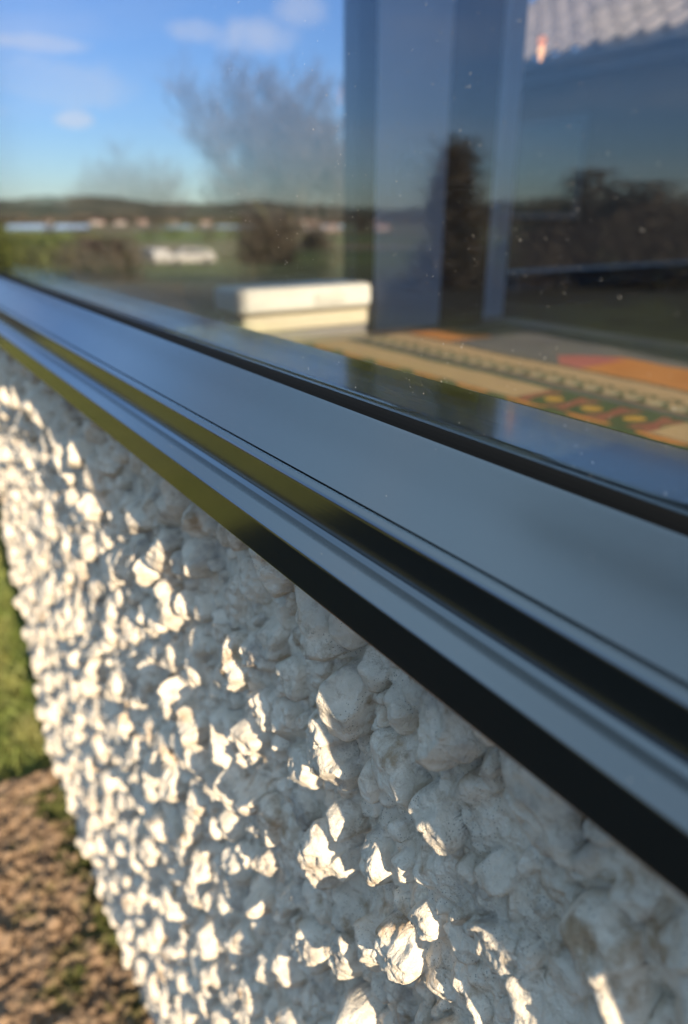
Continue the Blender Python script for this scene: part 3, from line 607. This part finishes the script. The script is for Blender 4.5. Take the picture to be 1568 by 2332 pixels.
def leafy(name, loc, w, d, h, n, size, mcol, label, cat, seed, conic=False, group=None, trunk=True, shape=None):
    g = np.random.default_rng(seed); t = empty(name, loc, label, cat, group); V = []; 
    # clumps spread through the crown volume, each a cloud of small leaf faces
    nc = max(14, n//90); cz = g.random(nc)**(1.7 if conic else 1)
    if conic: rad = (1-cz)**.8*.92+.05
    else: rad = np.sqrt(np.clip(1-(cz*1.9-.95)**2, .05, 1))
    a = g.uniform(0, 6.283, nc); rr_ = rad*np.sqrt(g.random(nc))*.95
    cx, cy = rr_*np.cos(a)*w/2, rr_*np.sin(a)*d/2; cz = cz*h
    i = g.integers(0, nc, n); sc = (w+d)/2*(.10 if conic else .15)
    P = np.stack([cx[i]+g.normal(0, sc, n), cy[i]+g.normal(0, sc, n), np.clip(cz[i]+g.normal(0, sc*.9, n), .02, h*1.08)], -1)
    A = g.normal(0, 1, (n, 3)); A /= np.linalg.norm(A, axis=1)[:, None]; B = np.cross(A, g.normal(0, 1, (n, 3))); B /= np.linalg.norm(B, axis=1)[:, None]
    s = size*g.uniform(.6, 1.3, (n, 1)); V = np.stack([P-A*s, P+B*s*.5, P+A*s, P-B*s*.5], 1).reshape(-1, 3)
    F = np.arange(4*n).reshape(n, 4); mesh_np('crown' if trunk else 'foliage', V, F, mcol, t, smooth=False)
    mb = MB(); mb.tube([(0, 0, -.1), (w*.02, 0, h*.4), (0, w*.02, h*.85)], [h*.03, h*.02, h*.005], 7)
    for k in range(7):
        a = k*2.4; q = h*(.2+.08*k); mb.tube([(0, 0, q), (math.cos(a)*w*.2, math.sin(a)*d*.2, q+h*.1), (math.cos(a)*w*.33, math.sin(a)*d*.33, q+h*.22 if not conic else q+h*.03)], [h*.012, h*.008, h*.002], 5)
    mb.build('trunk' if trunk else 'stem', M_BARK, t); return t
M_DK = mat('dark_conifer', (.05, .045, .032), .8, .2, var=(3, (.08, .062, .045), .4, .6)); M_OL = mat('olive_hedge', (.10, .115, .028), .8, .2, var=(1.2, (.05, .06, .02), .42, .6)); M_BR = mat('brown_shrub', (.085, .06, .045), .8, .2, var=(1.5, (.045, .04, .03), .4, .6))
leafy('conifer', pt(40.6, 12, -1), 1.5, 1.5, 2.0, 12000, .04, M_DK, 'narrow pointed conifer reflected dark in the middle of the glass', 'tree', 5, conic=True)
for k, (az, r, w, h, lab) in enumerate([(47.5, 15, 1.6, 1.45, 'low dark shrub reflected just right of the pointed conifer'), (50.3, 15.5, 1.3, 1.95, 'taller dark shrub reflected in the glass under the tiled roof'),
        (54, 15, 1.6, 1.7, 'dark shrub reflected near the right edge of the glass'), (58.5, 15, 1.8, 1.5, 'dark shrub reflected at the very right edge of the glass')]):
    leafy('garden_shrub', pt(az, r, -1), w, w, h, 5000, .05, M_DK, lab, 'shrub', 20+k, group='dark shrubs reflected in the glass', trunk=False)
for k, (az, r, w, h, m_, lab) in enumerate([(8.5, 45, 4.2, 2.3, M_OL, 'olive hedge bush reflected at the left edge just above the frame'), (12.0, 44, 4.0, 2.2, M_OL, 'broad olive hedge bush reflected second from the left edge'),
        (15.2, 43, 3.4, 1.95, M_BR, 'brownish hedge bush reflected just left of the white cars'), (5, 47, 5, 2.3, M_BR, 'brown hedge bush reflected farthest left where frame meets glass'), (27.5, 110, 7, 6.5, M_DK, 'dark round tree reflected in the fields above the white box')]):
    leafy('hedge_bush', pt(az, r, -1), w*1.1, w*.8, h*1.05, 14000, .12 if r < 60 else .3, m_, lab, 'bush', 40+k, group='bushes reflected at the garden edge', trunk=False)
leafy('brown_bush', pt(29.2, 23, 1), 3.6, 2.6, 1.55, 12000, .06, M_BR, 'brown bush seen through the glass at the foot of the tall bare tree', 'bush', 61, trunk=False)
# field trees far off on both sides
g = random.Random(5)
for k in range(34):
    az = g.uniform(-38, 60); r = g.uniform(240, 1500); h = g.uniform(7, 13)
    leafy('field_tree', pt(az, r, -1 if k % 3 else 1), h*1.2, h*1.2, h, 500, 1.0, g.choice([M_DK, M_BR, M_OL]), 'distant tree among the fields below the horizon', 'tree', 100+k, group='distant field trees', trunk=True)
# woodland along the foot of the hills
g = np.random.default_rng(3); n = 60000; a = g.uniform(0, 2*np.pi, n); r = g.uniform(1700, 2300, n)*(1+.06*vnoise(a*20, a*0, 2)); P = np.stack([r*np.sin(a), r*np.cos(a), -14+g.uniform(0, 1, n)*(9+7*vnoise(a*60, a*0, 12))], -1)
A = g.normal(0, 5, (n, 3)); B = g.normal(0, 5, (n, 3)); V = np.stack([P-A, P+B, P+A], 1).reshape(-1, 3)
tag(mesh_np('woodland', V, np.arange(3*n).reshape(n, 3), M_DK, smooth=False), 'far dark woodland along the foot of the hills', 'woodland', kind='stuff')

# far village houses
g = random.Random(9); M_WH = mat('pale_house_wall', (.45, .41, .38), .8); M_PK = mat('pink_house_wall', (.38, .28, .24), .8); M_RF = mat('house_roof', (.22, .13, .11), .8)
for k in range(26):
    az = g.uniform(2, 38); r = g.uniform(620, 1500); p_ = pt(az, r, -1 if k % 5 else 1)
    if 880 < r < 1450: r = 1500; p_ = pt(az, r, -1)
    w_, d_, h_ = g.uniform(10, 26), 9, g.uniform(3.5, 6); hs = empty('village_house', p_, 'tiny pale village house beyond the fields, reflected in the glass', 'house', 'far village houses'); hs.rotation_euler.z = g.uniform(-.6, .6)
    mb = MB(); mb.box(-w_/2, w_/2, -d_/2, d_/2, -2, h_); mb.build('wall', g.choice([M_WH, M_WH, M_PK]), hs)
    mb = MB(); mb.add([(-w_/2-.4, -d_/2-.4, h_), (w_/2+.4, -d_/2-.4, h_), (w_/2+.4, d_/2+.4, h_), (-w_/2-.4, d_/2+.4, h_), (-w_/2, 0, h_+3.2), (w_/2, 0, h_+3.2)], [(0, 1, 5, 4), (2, 3, 4, 5), (0, 4, 3), (1, 2, 5), (0, 3, 2, 1)]); mb.build('roof', M_RF, hs)

# parked cars in the field lane, reflected as pale blurs
M_CW = mat('white_car_paint', (.42, .39, .365), .5, .4, coat=.1); M_CG = mat('car_glass', (.02, .025, .03), .05, .8); M_TY = mat('tyre_rubber', (.02, .02, .02), .8)
def car(loc, rz, label):
    c = empty('parked_car', loc, label, 'car', 'white cars reflected in the field'); c.rotation_euler.z = rz
    prof = [(-2.1, .35), (-2.15, .75), (-1.95, 1.0), (-1.6, 1.42), (.5, 1.46), (1.15, 1.0), (1.95, .88), (2.1, .6), (2.1, .35)]
    mb = MB(); n_ = len(prof); vs = []
    for y_, s_ in ((-.85, 0), (.85, 0)):
        vs += [(x_, y_*(.86 if z_ > 1.2 else 1), z_) for x_, z_ in prof]
    mb.add(vs, [tuple(range(n_-1, -1, -1)), tuple(range(n_, 2*n_))]+[(k, (k+1) % n_, n_+(k+1) % n_, n_+k) for k in range(n_)]); mb.build('body', M_CW, c, bevel=.05)
    for s_ in (-1, 1):
        mb = MB(); q = [(-1.5, 1.02), (-1.35, 1.33), (.4, 1.36), (.9, 1.02)]; mb.add([(x_, s_*(.86 if z_ < 1.2 else .80), z_) for x_, z_ in q]+[(x_, s_*(.80), z_) for x_, z_ in q], [(0, 1, 2, 3), (0, 4, 5, 1), (1, 5, 6, 2), (2, 6, 7, 3)]); mb.build('side_glass', M_CG, c)
        for wx in (-1.3, 1.3):
            mb = MB(); mb.tube([(wx, s_*.70, .33), (wx, s_*.88, .33)], .33, 18); mb.build('wheel', M_TY, c, smooth=False)
    return c
car(pt(21.6, 68, -1), R(8), 'white parked car reflected side-on above the frame, right of the others')
car(pt(19.0, 69, -1), R(85), 'white parked car reflected end-on, middle of the three pale blurs')
car(pt(15.9, 66, -1), R(95), 'white parked car reflected end-on, leftmost of the three pale blurs')

# ---------------------------------------------------------------- small things on the bed
M_TW = mat('dry_twig', (.34, .21, .15), .8, .2, bump=(300, .5, .001))
mb = MB(); mb.tube([(-.012, .655, .012), (-.002, .628, .022), (.006, .600, .024), (.000, .585, .022), (-.018, .575, .018), (-.034, .560, .014)], [.0035, .0045, .005, .005, .0045, .003], 8)
tag(mb.build('twig', M_TW, None, smooth=True), 'curved pale brown twig lying on the soil at the wall foot', 'twig')
def pebble(loc, s, m_, label, group=None):
    mb = MB(); bm = bmesh.new(); bmesh.ops.create_icosphere(bm, subdivisions=3, radius=1)
    for v in bm.verts:
        k = 1+.12*math.sin(v.co.x*3.1+loc[0]*90)+.1*math.sin(v.co.y*4.2+v.co.z*2); v.co = Vector((v.co.x*s[0]*k, v.co.y*s[1]*k, v.co.z*s[2]*k))
    me = bpy.data.meshes.new('pebble'); bm.to_mesh(me); bm.free(); me.polygons.foreach_set('use_smooth', np.ones(len(me.polygons), bool)); o = link('pebble', me, m_); o.location = loc
    return tag(o, label, 'pebble', group)
M_PB = mat('pale_pebble', (.42, .33, .26), .8, .2, bump=(200, .5, .001)); M_PO = mat('orange_clay', (.45, .16, .05), .8, .2, bump=(200, .5, .001))
pebble((-.045, 1.075, .012), (.016, .010, .007), M_PO, 'small orange stone on the bare soil near the lawn edge')
pebble((-.015, 1.015, .014), (.018, .014, .009), M_PB, 'flat pale stone on the bare soil left of the wall')
pebble((-.035, .985, .014), (.012, .012, .009), M_PB, 'smaller round pale stone on the soil nearest the picture edge')
